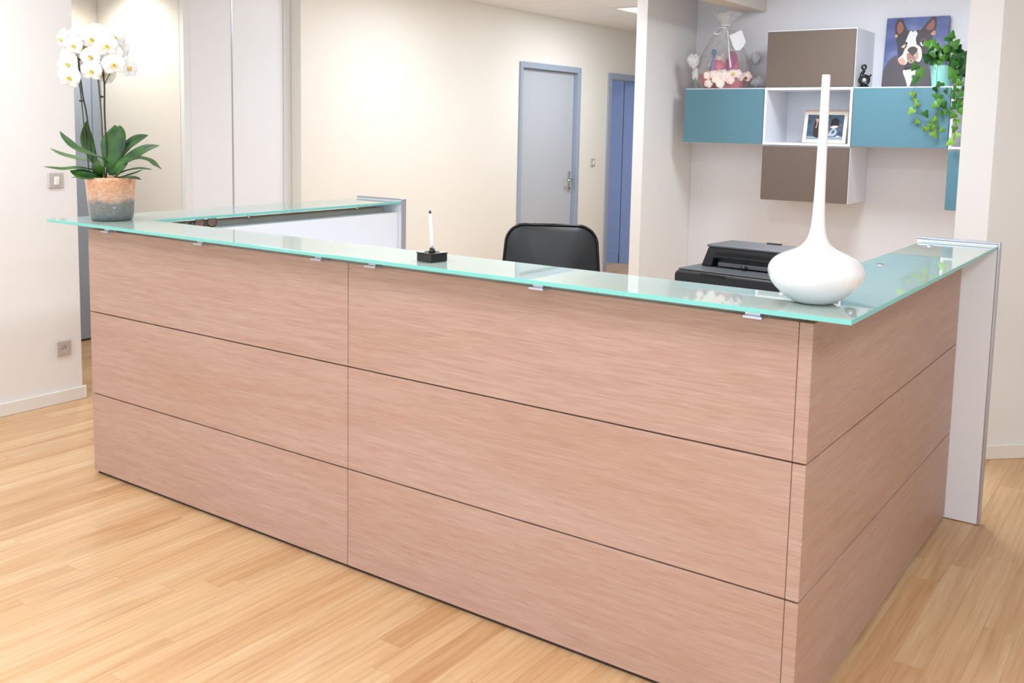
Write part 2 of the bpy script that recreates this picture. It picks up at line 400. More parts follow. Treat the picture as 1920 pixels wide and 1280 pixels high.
MB().box((X0+0.02, 0.012, 0.0), (X1-0.02, 0.023, 0.02)).box((-0.033, 0.012, 0), (-0.012, DY-0.01, 0.02)).box((X0+0.012, 0.012, 0), (X0+0.023, 1.75, 0.02)).build('plinth', DARK, desk)
# inner ledges and worktop
MB().box((X0+0.081, 0.101, 0.60), (-2.87, 1.755, 1.04)).build('inner_ledge', WHITE, desk, bevel=0.002)
MB().box((-2.869, 0.101, 0.715), (-0.101, 0.72, 0.745)).box((-2.869, 0.721, 0.715), (-2.30, 1.75, 0.745)).box((-0.75, 0.721, 0.715), (-0.101, 1.75, 0.745)).build('worktop', WHITE, desk, bevel=0.002)
MB().box((-2.2, 0.68, 0), (-2.16, 0.72, 0.714)).build('leg', ALU, desk)
for x, y in ((-0.8, 0.68), (-2.34, 1.70), (-0.75, 1.70)): box('leg', (x, y, 0), (x+0.04, y+0.04, 0.714), ALU, desk)
# end panels with aluminium edging
e1 = box('end_panel', (-0.17, DY, 0.004), (0.118, 1.826, 1.108), WHITE, desk, bevel=0.001)
MB().box((0.1182, DY-0.001, 0.004), (0.127, 1.828, 1.1165)).box((-0.17, DY-0.001, 1.1085), (0.118, 1.828, 1.1165)).build('edge_trim', ALU, e1, bevel=0.002)
e2 = box('end_panel', (-3.19, 1.757, 0.004), (-2.852, 1.79, 1.108), WHITE, desk, bevel=0.001)
MB().box((-2.8518, 1.756, 0.004), (-2.845, 1.792, 1.115)).box((-3.19, 1.756, 1.1085), (-2.852, 1.792, 1.115)).build('edge_trim', ALU, e2, bevel=0.002)
# glass top: one U-shaped sheet
out = [(-3.192, -0.106), (0.117, -0.106), (0.117, DY-0.0015), (-0.15, DY-0.0015), (-0.15, 0.165), (-2.852, 0.165), (-2.852, 1.7555), (-3.192, 1.7555)]
gm = MB()
kk = len(out)
gm.add([(x, y, 1.0895) for x, y in out]+[(x, y, 1.1015) for x, y in out], [])
gm.f += [tuple(range(kk-1, -1, -1)), tuple(range(kk, 2*kk))]; gm.mi += [0, 0]
for i in range(kk): gm.f.append((i, (i+1) % kk, kk+(i+1) % kk, kk+i)); gm.mi.append(1)
gt = gm.build('glass_top', [GLASS, GEDGE], desk, bevel=0.0008, seg=1); gt['label'] = 'frosted glass sheet with teal edge'
so = MB().lathe([(0.008, 0), (0.008, 0.012), (0.026, 0.013), (0.027, 0.016), (0.027, 0.026), (0.025, 0.0272)], 20).mesh('standoff', CHROME)
for x, y in [(-2.905, -0.012), (-2.308, -0.012), (-1.685, -0.012), (-1.44, -0.012), (-0.803, -0.012), (-0.168, -0.012), (-0.05, 0.52), (-0.05, 0.93), (-0.05, 1.6), (-2.99, 0.8), (-2.99, 1.55)]:
    link('standoff', so, desk, loc=(x, y+0.012+0.006 if y < 0 else y, 1.0622))
cp = MB().lathe([(0.013, 0), (0.013, 0.0015), (0.010, 0.003)], 18).mesh('bolt_cap', CHROME)
for x, y in [(-0.085, 0.52), (-0.088, 0.93), (-0.085, 1.62), (-0.148+0.02, 0.14)]:
    link('bolt_cap', cp, desk, loc=(x, y, 1.1016))
# front brackets peeping out under the glass edge
bk = MB().box((-0.024, -0.03, 0), (0.024, 0.012, 0.006)).box((-0.016, -0.018, 0.006), (0.016, 0.012, 0.0262)).mesh('bracket', ALU)
for x in (-2.905, -2.308, -1.685, -1.44, -0.803, -0.168):
    link('bracket', bk, desk, loc=(x+0.03, -0.013, 1.0632), bevel=0)

# ------------------------------------------------------------------ vase
PXV = 2.405/1841
prof = [(34, 0), (40, 3), (57, 14), (74, 28), (84, 42), (88.5, 57), (87, 68), (80, 80), (67, 90), (49, 97.5), (35, 103), (26, 109.5), (20, 118), (16, 128), (13.2, 140), (11.6, 158), (10.4, 185), (9.6, 220), (9, 270), (8.4, 330), (7.9, 380), (7.7, 424), (7.2, 426), (6.4, 425), (6.2, 400), (1e-4, 398)]
v = MB().lathe([(r*PXV, z*PXV) for r, z in prof], 64).build('vase', PORC, smooth=True, sub=1)
v.location = (-0.025, 0.07, 1.1018)
tag(v, 'tall white glossy vase with squat bulb and thin neck at the counter corner', 'vase')

# ------------------------------------------------------------------ pen on a stand
ps = thing('pen_stand', 'small black square pen stand on the glass counter', 'pen stand', (-1.187, 0.0, 1.1018), 0.624+PI/4)
MB().prism([(-0.034, -0.034), (0.034, -0.034), (0.034, 0.034), (-0.034, 0.034)], 0, 0.026).build('base', BLACKG, ps, bevel=0.003)
MB().box((-0.036, -0.036, 0.0255), (0.036, 0.036, 0.0275)).build('rim', BLACK, ps, bevel=0.001)
for sx, sy in ((1, -1), (-1, 1)):
    a = [(0.032*sx, 0.030*sy), (0.004*sx, 0.030*sy), (0.030*sx, 0.004*sy)]
    if sx*sy < 0: pass
    MB().add([(p[0], p[1], 0.0279) for p in a]+[(p[0], p[1], 0.0300) for p in a], [(0, 1, 2), (3, 4, 5), (0, 1, 4, 3), (1, 2, 5, 4), (2, 0, 3, 5)]).build('white_inlay', WHITE, ps)
MB().lathe([(0.012, 0.0276), (0.009, 0.033), (0.0075, 0.041)], 18).build('socket', BLACK, ps, smooth=True)
pn = thing('pen', 'white ballpoint pen upright in the black stand', 'pen', (-1.187, 0.0, 1.1435), 0.624)
pn.rotation_euler = (0, math.radians(-4), 0.624)
MB().lathe([(0.0035, 0), (0.0046, 0.012), (0.0045, 0.106)], 14).build('barrel', mat('pen_white', (238, 240, 246), 0.3), pn, smooth=True)
MB().lathe([(0.0042, 0.106), (0.004, 0.114), (0.0015, 0.116)], 12).build('cap', mat('pen_cap', (70, 72, 84), 0.4), pn)

# ------------------------------------------------------------------ sunglasses on the left ledge
sg = thing('sunglasses', 'brown tinted round glasses resting on the inner left ledge', 'glasses', (-2.925, 0.50, 1.0405), PI/2)
RIM = mat('rim_brown', (70, 40, 38), 0.3)
LENS = mat('lens_tint', (165, 128, 118), 0.1)
for s in (-1, 1):
    ring = [(s*0.034+0.027*math.cos(a), 0, 0.024+0.022*math.sin(a)) for a in [2*PI*i/28 for i in range(28)]]
    f_ = MB().tube(ring, 0.0022, 8, True).build('rim', RIM, sg, smooth=True)
    MB().prism_xz([(p[0], p[2]) for p in ring], -0.0005, 0.0005).build('lens', LENS, f_)
    MB().tube([(s*0.061, 0, 0.03), (s*0.065, 0.008, 0.03), (s*0.063, 0.04, 0.02)], 0.002, 6).build('temple', RIM, sg)
MB().tube(spline([(-0.008, 0, 0.03), (0, 0, 0.034), (0.008, 0, 0.03)], 5), 0.002, 6).build('bridge', RIM, sg)

# ------------------------------------------------------------------ orchid
PXO = 4.123/1841
orc = thing('potted_orchid', 'white moth orchid in a peach and grey glazed ceramic pot', 'plant', (-2.985, 0.065, 1.1018), YAW)
def potmat():
    m = mat('glazed_pot', (230, 190, 160), 0.12, Coat_Weight=0.5); n, l, b = nodes(m)
    tc = n.new('ShaderNodeTexCoord'); O = tc.outputs['Object']
    sep = n.new('ShaderNodeSeparateXYZ'); l.new(O, sep.inputs[0])
    ns = noise_tex(n, l, O, 28, 4); ns2 = noise_tex(n, l, mapping(n, l, O, (60, 60, 130)), 1, 4, 0.7)
    ma = n.new('ShaderNodeMath'); ma.operation = 'MULTIPLY_ADD'; l.new(ns.outputs[0], ma.inputs[0]); ma.inputs[1].default_value = 0.035; l.new(sep.outputs[2], ma.inputs[2])
    md = n.new('ShaderNodeMath'); md.operation = 'DIVIDE'; l.new(ma.outputs[0], md.inputs[0]); md.inputs[1].default_value = 0.2
    r = ramp(n, [(0.10, (112, 122, 124)), (0.45, (128, 132, 130)), (0.56, (212, 178, 152)), (0.9, (226, 172, 134)), (1.0, (236, 196, 166))]); l.new(md.outputs[0], r.inputs[0])
    sp = ramp(n, [(0.42, (255, 255, 255)), (0.6, (196, 150, 128)), (0.72, (255, 246, 238))]); l.new(ns2.outputs[0], sp.inputs[0])
    c = mixc(n, l, 0.45, r.outputs[0], sp.outputs[0], 'MULTIPLY')
    l.new(c, b.inputs['Base Color']); bump(n, l, b, ns2.outputs[0], 0.25, 0.003); return m
pr = [(34, 0), (38, 2), (40.5, 12), (42, 30), (44, 50), (45, 66), (46.3, 75), (46.6, 79), (45, 80.5), (43, 79), (42, 68), (1e-4, 66)]
MB().lathe([(r*PXO, z*PXO) for r, z in pr], 48, wob=lambda a, z: 1+0.012*math.cos(8*a)).build('pot', potmat(), orc, smooth=True)
MB().lathe([(1e-4, 70*PXO), (30*PXO, 69*PXO), (42.5*PXO, 67*PXO)], 24).build('bark', mat('bark', (92, 66, 48), 0.9), orc)
LEAF = mat('orchid_leaf', (44, 104, 40), 0.42); n, l, b = nodes(LEAF)
tc = n.new('ShaderNodeTexCoord'); t = noise_tex(n, l, tc.outputs['Object'], 14, 3)
r_ = ramp(n, [(0.35, (18, 62, 18)), (0.65, (58, 112, 34))]); l.new(t.outputs[0], r_.inputs[0]); l.new(r_.outputs[0], b.inputs['Base Color'])
LEAFG = mat('orchid_leaf_pale', (74, 112, 66), 0.35)
def leaf(spine, wmax, m, parent, facing=(0, -1, 0.35), name='leaf', fold=0.25, peak=0.55):
    S = spline(spine, 6); k = len(S); vs = []; fs = []
    fc = Vector(facing).normalized()
    for i, p in enumerate(S):
        t = i/(k-1); wd = wmax*0.5*max(0.02, math.sin(PI*min(1, (0.12+0.88*t)**(math.log(0.5)/math.log(0.12+0.88*peak))))**1.15)*0.9
        T = (S[min(i+1, k-1)]-S[max(i-1, 0)]).normalized(); side = T.cross(fc)
        if side.length < 1e-3: side = T.orthogonal()
        side.normalize(); nn = side.cross(T).normalized()
        for q, h_ in ((-1, 1), (-0.5, 0.4), (0, 0), (0.5, 0.4), (1, 1)): vs.append(p+side*wd*q+nn*wd*fold*h_)
    for i in range(k-1):
        for j in range(4): a = i*5+j; fs.append((a, a+1, a+6, a+5))
    o = MB().add(vs, fs).build(name, m, parent, smooth=True)
    md = o.modifiers.new('solid', 'SOLIDIFY'); md.thickness = 0.0022; md.offset = 0
    return o
def oc(x, y, d=0.0): return ((x/2.667-212)*PXO-0.387*d, d, (410-y/2.667)*PXO)      # orchid close-up to local metres
LV = [  # spine points, depth, width, material, facing
    ([(545, 870, 0), (540, 800, -.03), (470, 765, -.09), (400, 735, -.13), (350, 690, -.15), (328, 655, -.16)], .045, LEAFG, (0, -.6, 1)),
    ([(540, 870, 0), (480, 810, .02), (400, 795, .05), (320, 775, .07), (262, 747, .08)], .04, LEAFG, (0.1, -.25, 1)),
    ([(535, 875, 0), (480, 845, -.06), (420, 832, -.11), (340, 838, -.15), (290, 832, -.17), (250, 824, -.18)], .045, LEAF, (0, -.2, 1)),
    ([(530, 880, -.03), (490, 872, -.08), (440, 866, -.10), (400, 858, -.11), (368, 845, -.12)], .05, LEAF, (0, -.9, .6)),
    ([(530, 880, 0), (470, 882, -.02), (420, 884, -.03), (370, 882, -.04)], .03, LEAF, (0, -.1, 1)),
    ([(505, 860, .02), (480, 790, .03), (455, 720, .03), (448, 660, .02), (455, 598, .0)], .058, LEAF, (0.3, -1, .1)),
    ([(565, 870, -.02), (570, 800, -.02), (585, 730, -.01), (592, 670, .0), (592, 622, .02)], .115, LEAF, (0, -1, .1)),
    ([(570, 870, .02), (590, 790, .04), (612, 720, .06), (620, 660, .07), (615, 622, .08)], .07, LEAF, (-.2, -1, .1)),
    ([(580, 860, 0), (620, 770, 0), (665, 720, .0), (710, 690, -.02), (755, 668, -.03)], .068, LEAF, (-.3, -.9, .7)),
    ([(575, 870, -.03), (610, 810, -.06), (670, 775, -.09), (740, 735, -.1), (805, 715, -.1)], .06, LEAF, (-.2, -.9, .7)),
    ([(580, 870, 0), (640, 810, .03), (700, 788, .06), (760, 800, .09), (800, 825, .1), (826, 843, .11)], .045, LEAFG, (0, -.4, 1)),
    ([(580, 878, -.02), (640, 845, -.06), (700, 832, -.09), (765, 832, -.12)], .035, LEAF, (0, -.2, 1)),
    ([(580, 885, -.02), (630, 872, -.07), (680, 855, -.1), (720, 835, -.12)], .032, LEAF, (0, -.4, 1)),
    ([(590, 885, 0), (640, 880, -.02), (680, 880, -.04), (715, 886, -.06)], .03, LEAF, (0, -.3, 1)),
    ([(520, 885, -.04), (510, 850, -.07), (500, 820, -.085), (505, 790, -.08)], .05, LEAF, (.2, -1, .3)),
    ([(590, 880, -.04), (600, 850, -.07), (620, 825, -.09), (650, 805, -.1)], .05, LEAF, (-.2, -1, .4)),
]
for sp, wd, m, fc in LV:
    leaf([oc(*p) for p in sp], wd, m, orc, fc)
STEMD = mat('stem_dark', (46, 44, 36), 0.5); STAKE = mat('stake_green', (64, 82, 56), 0.5)
def o2(x, y, d=0.0): return ((60+x/4.571-212)*PXO-0.387*d, d, (410-20-y/4.571)*PXO)
for nm, pts, r, m in [
    ('flower_stem', [(560, 1500, 0), (505, 920, 0.01), (475, 740, .01), (455, 560, .01), (445, 440, .01), (438, 370, .0), (500, 300, -.02)], .0035, STEMD),
    ('stake', [(520, 1500, .01), (475, 960, .015), (455, 700, .015), (440, 590, .015)], .0028, STAKE),
    ('flower_stem', [(640, 1500, -.02), (668, 1280, -.02), (658, 1000, -.02), (656, 820, -.02), (660, 640, -.02), (645, 480, -.02), (645, 370, -.02), (620, 335, -.03)], .0037, STEMD),
    ('stake', [(645, 1500, -.01), (640, 1280, -.01), (628, 900, -.01), (605, 540, -.01)], .003, STAKE),
    ('branch', [(662, 640, -.02), (700, 560, -.02), (770, 505, -.03), (840, 520, -.03)], .0022, STAKE)]:
    MB().tube(spline([o2(*p) for p in pts], 5), r, 7).build(nm, m, orc, smooth=True)
for x, y in ((458, 775), (632, 738), (655, 480), (460, 430), (637, 415)):
    c = o2(x, y, -.012); MB().ball(c, .006, 8, 6, (1.6, 1, .8)).build('clip', STEMD, orc)
for x, y in ((478, 310), (492, 305), (655, 368), (620, 340), (432, 482)):
    MB().ball(o2(x, y, -.02), .0045, 8, 6).build('bud', STEMD, orc)
PET = mat('petal_white', (250, 249, 246), 0.55, Subsurface_Weight=0.15)
LIP = mat('lip_yellow', (232, 205, 96), 0.5)
fm = MB()
def petal(ang, length, width, dz, cup):
    vs = []; fs = []; K = 7
    for i in range(K+1):
        t = i/K; wd = width*0.5*math.sin(PI*(0.08+0.92*t)**0.9)**0.6 if t < 1 else width*0.06
        for q in (-1, -.5, 0, .5, 1):
            x = q*wd; z = length*t
            y = dz-cup*t*t*0.5+abs(q)**2*wd*0.22-0.004*math.sin(t*PI)
            vs.append((x*math.cos(ang)+z*math.sin(ang), y, -x*math.sin(ang)+z*math.cos(ang)))
    for i in range(K):
        for j in range(4): a = i*5+j; fs.append((a, a+1, a+6, a+5))
    fm.add(vs, fs)
R_ = 0.041
for a in (0, 2.3, -2.3): petal(a, R_, R_*1.0, 0.003, 0.006)
for a in (1.35, -1.35): petal(a, R_*1.02, R_*1.5, -0.001, 0.009)
flower_me = fm.mesh('flower', PET, True)
lip_me = MB().ball((0, -0.006, -0.004), 0.0065, 10, 7, (1, 1, 1)).add([(-0.009, -0.004, -0.004), (0.009, -0.004, -0.004), (0.004, -0.013, -0.016), (-0.004, -0.013, -0.016)], [(0, 1, 2, 3)]).mesh('lip', LIP, True)
throat_me = MB().ball((0, -0.0125, -0.003), 0.0022, 8, 6).mesh('column', mat('lip_brown', (150, 96, 40), 0.5), True)
FL = [(570, 262, -.06, .1, .1), (685, 318, -.07, .3, 0), (420, 318, -.06, -.3, .1), (365, 470, -.05, -.25, 0), (375, 580, -.06, -.1, .1), (555, 408, -.05, -.1, -.1), (560, 525, -.06, 0, .1),
      (742, 470, -.06, .35, 0), (368, 398, -.03, -.5, .2), (318, 262, -.02, -.8, 0), (720, 372, -.03, .4, -.2), (660, 545, .0, .4, .2), (865, 490, -.02, 1.1, -.1), (585, 200, .0, .2, -.4), (752, 240, .0, .7, -.2),
      (500, 330, .0, .2, .2), (455, 250, .0, -.3, -.3), (795, 330, .03, 1.0, 0), (390, 240, .01, -.5, -.2), (640, 250, .02, .3, -.2), (500, 470, .03, -.2, .1)]
for i, (x, y, d_, rz, rx) in enumerate(FL):
    f_ = link('flower', flower_me, orc, loc=o2(x, y, d_)); f_.rotation_euler = (rx-0.1, random.uniform(-.25, .25), rz)
    s_ = 1.08+0.16*random.random(); f_.scale = (s_, s_, s_)
    md = f_.modifiers.new('solid', 'SOLIDIFY'); md.thickness = 0.0008
    lp = link('lip', lip_me, f_); link('column', throat_me, f_)

# ------------------------------------------------------------------ office chair
ch = thing('office_chair', 'black leather office chair behind the reception desk', 'chair', (-1.465, 1.115, 0), 0.50)
def rounded_rect(w0, w1, h_, r, n=8):   # bottom width w0, top width w1
    pts = []
    cs = [(w0/2-r, r, -PI/2), (w1/2-r, h_-r, 0), (-(w1/2-r), h_-r, PI/2), (-(w0/2-r), r, PI)]
    for cx, cy, a0 in cs:
        for i in range(n+1):
            a = a0+PI/2*i/n; pts.append((cx+r*math.cos(a), cy+r*math.sin(a)))
    return pts
def cushion(outline, depth, puff, bend=0.0):
    k = len(outline); mx = sum(p[0] for p in outline)/k; my = sum(p[1] for p in outline)/k
    rings = [(1.0, 0), (1.0, depth*0.5), (0.985, depth*0.75), (0.95, depth*0.9), (0.88, depth), (0.74, depth+puff*0.4), (0.6, depth+puff*0.66), (0.45, depth+puff*0.84), (0.3, depth+puff*0.94), (0.15, depth+puff*0.99)]
    vs = []; fs = []
    for s_, d_ in rings:
        for x, z in outline:
            X = mx+(x-mx)*s_; vs.append((X, -d_+bend*X*X*-6, my+(z-my)*s_))
    vs.append((mx, -depth-puff, my)); c = len(vs)-1
    for i in range(len(rings)-1):
        for j in range(k): fs.append((i*k+j, i*k+(j+1) % k, (i+1)*k+(j+1) % k, (i+1)*k+j))
    q = (len(rings)-1)*k
    for j in range(k): fs.append((q+j, q+(j+1) % k, c))
    fs.append(tuple(range(k-1, -1, -1)))
    return MB().add(vs, fs)
ol = rounded_rect(0.47, 0.40, 0.60, 0.085)
bk_ = cushion(ol, 0.055, 0.018, -0.18).build('backrest', LEATHER, ch, smooth=True); bk_.location = (0, 0.03, 0.515); bk_.rotation_euler = (-0.12, 0, 0)
ring = [(x*0.985, -0.047+0.18*6*x*x, 0.3+(z-0.3)*0.985) for x, z in ol]
MB().tube(ring, 0.006, 8, True).build('piping', BLACKG, bk_, smooth=True)
MB().box((-0.05, 0.0, 0.05), (0.05, 0.025, 0.25)).build('back_plate', BLACK, bk_, bevel=0.01)
st = cushion(rounded_rect(0.5, 0.5, 0.5, 0.09), 0.08, 0.02).build('seat', LEATHER, ch, smooth=True); st.rotation_euler = (-PI/2, 0, 0); st.location = (0, -0.47, 0.42)
MB().box((-0.04, -0.25, 0.36), (0.04, 0.08, 0.41)).box((-0.04, 0.04, 0.37), (0.04, 0.085, 0.72)).build('mechanism', BLACK, ch, bevel=0.008)
MB().lathe([(0.028, 0.12), (0.028, 0.25), (0.02, 0.251), (0.02, 0.36)], 20, (0, -0.2, 0)).build('gas_lift', BLACK, ch, smooth=False)
caster = MB().lathe([(0.001, -0.022), (0.022, -0.022), (0.026, -0.016), (0.026, 0.016), (0.022, 0.022), (0.001, 0.022)], 16).mesh('caster', BLACK, True)
for i in range(5):
    a = 2*PI*i/5+0.3; ex, ey = 0.29*math.cos(a), -0.2+0.29*math.sin(a)
    lg = MB().tube([(0, -0.2, 0.13), (ex, ey, 0.075)], [0.028, 0.016], 10).build('leg', BLACK, ch, smooth=True)
    c = link('caster', caster, lg); c.location = (ex, ey, 0.0265); c.rotation_euler = (PI/2, 0, a)

# ------------------------------------------------------------------ printer
prn = thing('printer', 'black multifunction printer on the inner desk behind the vase', 'printer', (-0.70, 0.70, 0.7455), math.radians(-5))
PB = 0.305
MB().prism_xz([(0, 0), (0.42, 0), (0.42, PB-0.012), (0.41, PB), (0.01, PB), (0.0, PB-0.012)], 0, 0.40).build('body', BLACK, prn, bevel=0.008, seg=3)
box('top_deck', (0.008, 0.012, PB+0.0004), (0.412, 0.395, PB+0.005), GREYP, prn, bevel=0.002)
box('paper_tray', (-0.045, -0.03, 0.02), (0.44, -0.001, 0.255), BLACK, prn, bevel=0.012, seg=3)
box('front_notch', (0.10, -0.002, PB-0.012), (0.19, 0.004, PB-0.003), BLACKG, prn)
sc0 = PB+0.0055
# scanner head: sloping sides, open output slot below
MB().prism_xz([(0.035, sc0+0.0), (0.075, sc0), (0.083, sc0+0.03), (0.36, sc0+0.03), (0.36, sc0), (0.395, sc0), (0.375, sc0+0.066), (0.06, sc0+0.066)], 0.12, 0.15).build('scanner_front', BLACK, prn, bevel=0.004)
box('scanner_body', (0.045, 0.151, sc0), (0.385, 0.30, sc0+0.064), BLACK, prn, bevel=0.004)
box('scanner_lid', (0.055, 0.118, sc0+0.0665), (0.378, 0.30, sc0+0.077), GREYP, prn, bevel=0.005, seg=3)
box('output_slot', (0.09, 0.117, sc0+0.042), (0.352, 0.1205, sc0+0.052), BLACKG, prn)
box('slot_bar', (0.10, 0.119, sc0+0.004), (0.355, 0.1495, sc0+0.018), GREYP, prn, bevel=0.002)
MB().ball((0.2, 0.11, sc0+0.008), 0.008, 10, 8, (1.4, 1, .8)).build('paper_stop', BLACKG, prn, smooth=True)
box('lid_grip', (0.20, 0.275, sc0+0.077), (0.25, 0.29, sc0+0.081), BLACK, prn)

# ------------------------------------------------------------------ wall cabinets
CXs = [-2.315, -1.727, -1.14, -0.553, 0.034]; CZ = [1.058, 1.434, 1.819, 2.197]; YF, YB = 4.19, 4.618
def cabinet(name, label, ci, ri, front, open_=False, cat='cabinet'):
    x0, x1 = CXs[ci]+0.001, CXs[ci+1]-0.001; z0, z1 = CZ[ri]+0.001, CZ[ri+1]-0.001
    t = thing(name, label, cat, (x0, YF, z0)); W = x1-x0; Hh = z1-z0; D = YB-YF; th = 0.016
    y0 = 0.0 if open_ else 0.018
    box('side_board', (0, y0, 0), (th, D, Hh), WHITE, t, bevel=0.001); box('side_board', (W-th, y0, 0), (W, D, Hh), WHITE, t, bevel=0.001)
    box('top_board', (th, y0, Hh-th), (W-th, D, Hh), WHITE, t, bevel=0.001); box('bottom_board', (th, y0, 0), (W-th, D, th), WHITE, t, bevel=0.001)
    box('back_board', (th, D-0.008, th), (W-th, D-0.001, Hh-th), WHITE, t)
    if not open_:
        box('door', (0.003, 0.0, 0.004), (W-0.003, 0.0175, Hh-0.007), front, t, bevel=0.0015)
    return t
cabinet('wall_cabinet', 'teal wall cabinet under the gift basket, left end of the row', 0, 1, TEAL)
cabinet('wall_cabinet', 'taupe wall cabinet above the open white shelf', 1, 2, BROWN)
cabinet('open_shelf', 'white open wall cubby holding the framed photo', 1, 1, None, True, 'shelf')
cabinet('wall_cabinet', 'taupe wall cabinet below the open white shelf', 1, 0, BROWN)
cabinet('wall_cabinet', 'teal wall cabinet below the dog painting', 2, 1, TEAL)
cabinet('open_shelf', 'narrow view of open cubby behind the trailing ivy', 3, 1, None, True, 'shelf')
cabinet('wall_cabinet', 'teal cabinet sliver at lower right against the pillar', 3, 0, TEAL)
ZT = CZ[2]

# ------------------------------------------------------------------ framed photo in the cubby
ff = thing('photo_frame', 'white framed photo leaning inside the open cubby', 'picture frame', (-1.37, 4.38, CZ[1]+0.0178), 0.0)
lean = bpy.data.objects.new('frame_body', None)
bpy.data.objects.remove(lean)
def leanbox(name, lo, hi, m, par, bevel=0):
    o = box(name, lo, hi, m, par, bevel); return o
fr = MB().box((-0.145, -0.012, 0), (-0.122, 0.004, 0.215)).box((0.122, -0.012, 0), (0.145, 0.004, 0.215)).box((-0.122, -0.012, 0), (0.122, 0.004, 0.022)).box((-0.122, -0.012, 0.193), (0.122, 0.004, 0.215)).build('frame', mat('frame_cream', (244, 240, 230), 0.4), ff, bevel=0.001)
fr.rotation_euler = (-0.2, 0, 0)
TI = box('top_rail', (-0.145, -0.011, 0.2155), (0.145, 0.006, 0.224), mat('rail_wood', (222, 176, 136), 0.5), fr, bevel=0.001)
def picmat():
    m = mat('photo_print', (70, 90, 110), 0.25); n, l, b = nodes(m); tc = n.new('ShaderNodeTexCoord')
    t = noise_tex(n, l, tc.outputs['Object'], 22, 4); r = ramp(n, [(0.3, (58, 62, 76)), (0.5, (72, 104, 130)), (0.62, (96, 88, 96)), (0.75, (140, 156, 170))]); l.new(t.outputs[0], r.inputs[0]); l.new(r.outputs[0], b.inputs['Base Color']); return m
pp = box('photo_print', (-0.122, -0.004, 0.022), (0.122, 0.0, 0.193), picmat(), fr)
def blob(name, pts, m, par, y, n=6, conv=None):
    S = spline([(p[0], 0, p[1]) for p in pts], n, True)
    a = sum(S[i].x*S[(i+1) % len(S)].z-S[(i+1) % len(S)].x*S[i].z for i in range(len(S)))
    if a < 0: S = S[::-1]
    return MB().prism_xz([(p.x, p.z) for p in S], y, y+0.0004).build(name, m, par)
def fp(x, y): return (-0.122+(x-390)/(1290-390)*0.244, 0.022+(975-y)/(975-350)*0.171)
def fb(name, px, rgb, y): blob(name, [fp(*p) for p in px], mat('print_'+name+str(rgb[0]), rgb, 0.3), pp, y)
fb('dark_shape', [(560, 880), (560, 600), (600, 450), (680, 400), (760, 440), (760, 880)], (62, 48, 50), -0.0046)
fb('pale_line', [(590, 470), (620, 440), (660, 470), (640, 560), (620, 680), (600, 660), (620, 560)], (214, 184, 164), -0.0052)
fb('round_shape', [(960, 600), (990, 470), (1060, 420), (1150, 460), (1170, 560), (1140, 640), (1040, 630)], (38, 36, 42), -0.0046)
fb('pale_band', [(970, 650), (1050, 615), (1155, 625), (1130, 660), (1050, 690), (1000, 680)], (222, 208, 204), -0.0052)
fb('light_shape', [(920, 860), (980, 740), (1060, 690), (1130, 740), (1120, 830), (1040, 880)], (176, 184, 196), -0.0052)
fb('inner_shape', [(1000, 800), (1040, 730), (1080, 740), (1060, 810)], (80, 96, 118), -0.0058)
fb('foreground', [(385, 965), (400, 890), (700, 900), (1000, 900), (1240, 880), (1245, 965)], (150, 164, 178), -0.0044)
fb('white_spot', [(1120, 880), (1160, 865), (1210, 885), (1160, 900)], (230, 234, 238), -0.005)

# ------------------------------------------------------------------ dog painting
pt = thing('dog_painting', 'canvas painting of a black and white dog in a tuxedo', 'painting', (-0.865, 4.535, ZT+0.0005), 0)
def canvas_mat():
    m = mat('painted_blue', (84, 98, 150), 0.5); n, l, b = nodes(m); tc = n.new('ShaderNodeTexCoord')
    t = noise_tex(n, l, mapping(n, l, tc.outputs['Object'], (5, 5, 9)), 1, 4); r = ramp(n, [(0.3, (70, 80, 138)), (0.55, (90, 104, 156)), (0.72, (138, 146, 186))]); l.new(t.outputs[0], r.inputs[0]); l.new(r.outputs[0], b.inputs['Base Color']); return m
CWd, CHt = 0.386, 0.468
cv = box('canvas', (-CWd/2, 0, 0), (CWd/2, 0.018, CHt), canvas_mat(), pt, bevel=0.001); cv.rotation_euler = (-0.10, 0, 0)
def dp(x, y):
    left = 545-(y-183)/855*45; u = (x-left)/776; return (-CWd/2+u*CWd, min(CHt-0.001, max(0.0005, (1040-y)/870*CHt)))
def dog(name, px, rgb, layer):
    px = [p for p in px]
    def cl(p): q = dp(*p); return (min(CWd/2-0.0005, max(-CWd/2+0.0005, q[0])), q[1])
    S = spline([(cl(p)[0], 0, cl(p)[1]) for p in px], 5, True)
    S = [Vector((min(CWd/2-0.0005, max(-CWd/2+0.0005, p.x)), 0, min(CHt-0.0005, max(0.0005, p.z)))) for p in S]
    a = sum(S[i].x*S[(i+1) % len(S)].z-S[(i+1) % len(S)].x*S[i].z for i in range(len(S)))
    if a < 0: S = S[::-1]
    y = -0.0005-layer*0.0006
    MB().prism_xz([(p.x, p.z) for p in S], y, y+0.0005).build(name, mat('dog_%d_%d_%d' % rgb, rgb, 0.5), cv)
dog('suit', [(500, 1037), (504, 900), (540, 770), (620, 665), (710, 640), (760, 740), (830, 790), (940, 720), (1040, 710), (1100, 800), (1190, 890), (1290, 980), (1290, 1037), (900, 1039)], (88, 80, 88), 1)  # suit colour lightened for the hazy sheen over the canvas
dog('head', [(672, 440), (700, 365), (790, 330), (870, 340), (990, 325), (1100, 365), (1122, 440), (1085, 560), (1010, 680), (930, 775), (800, 775), (705, 640), (690, 520)], (62, 57, 64), 2)  # head colour lightened for the same sheen
dog('ear', [(650, 290), (665, 215), (710, 186), (750, 205), (778, 265), (808, 350), (720, 400), (668, 400)], (66, 52, 54), 3)
dog('ear_inside', [(676, 300), (690, 235), (718, 215), (748, 255), (758, 320), (700, 372)], (150, 96, 86), 4)
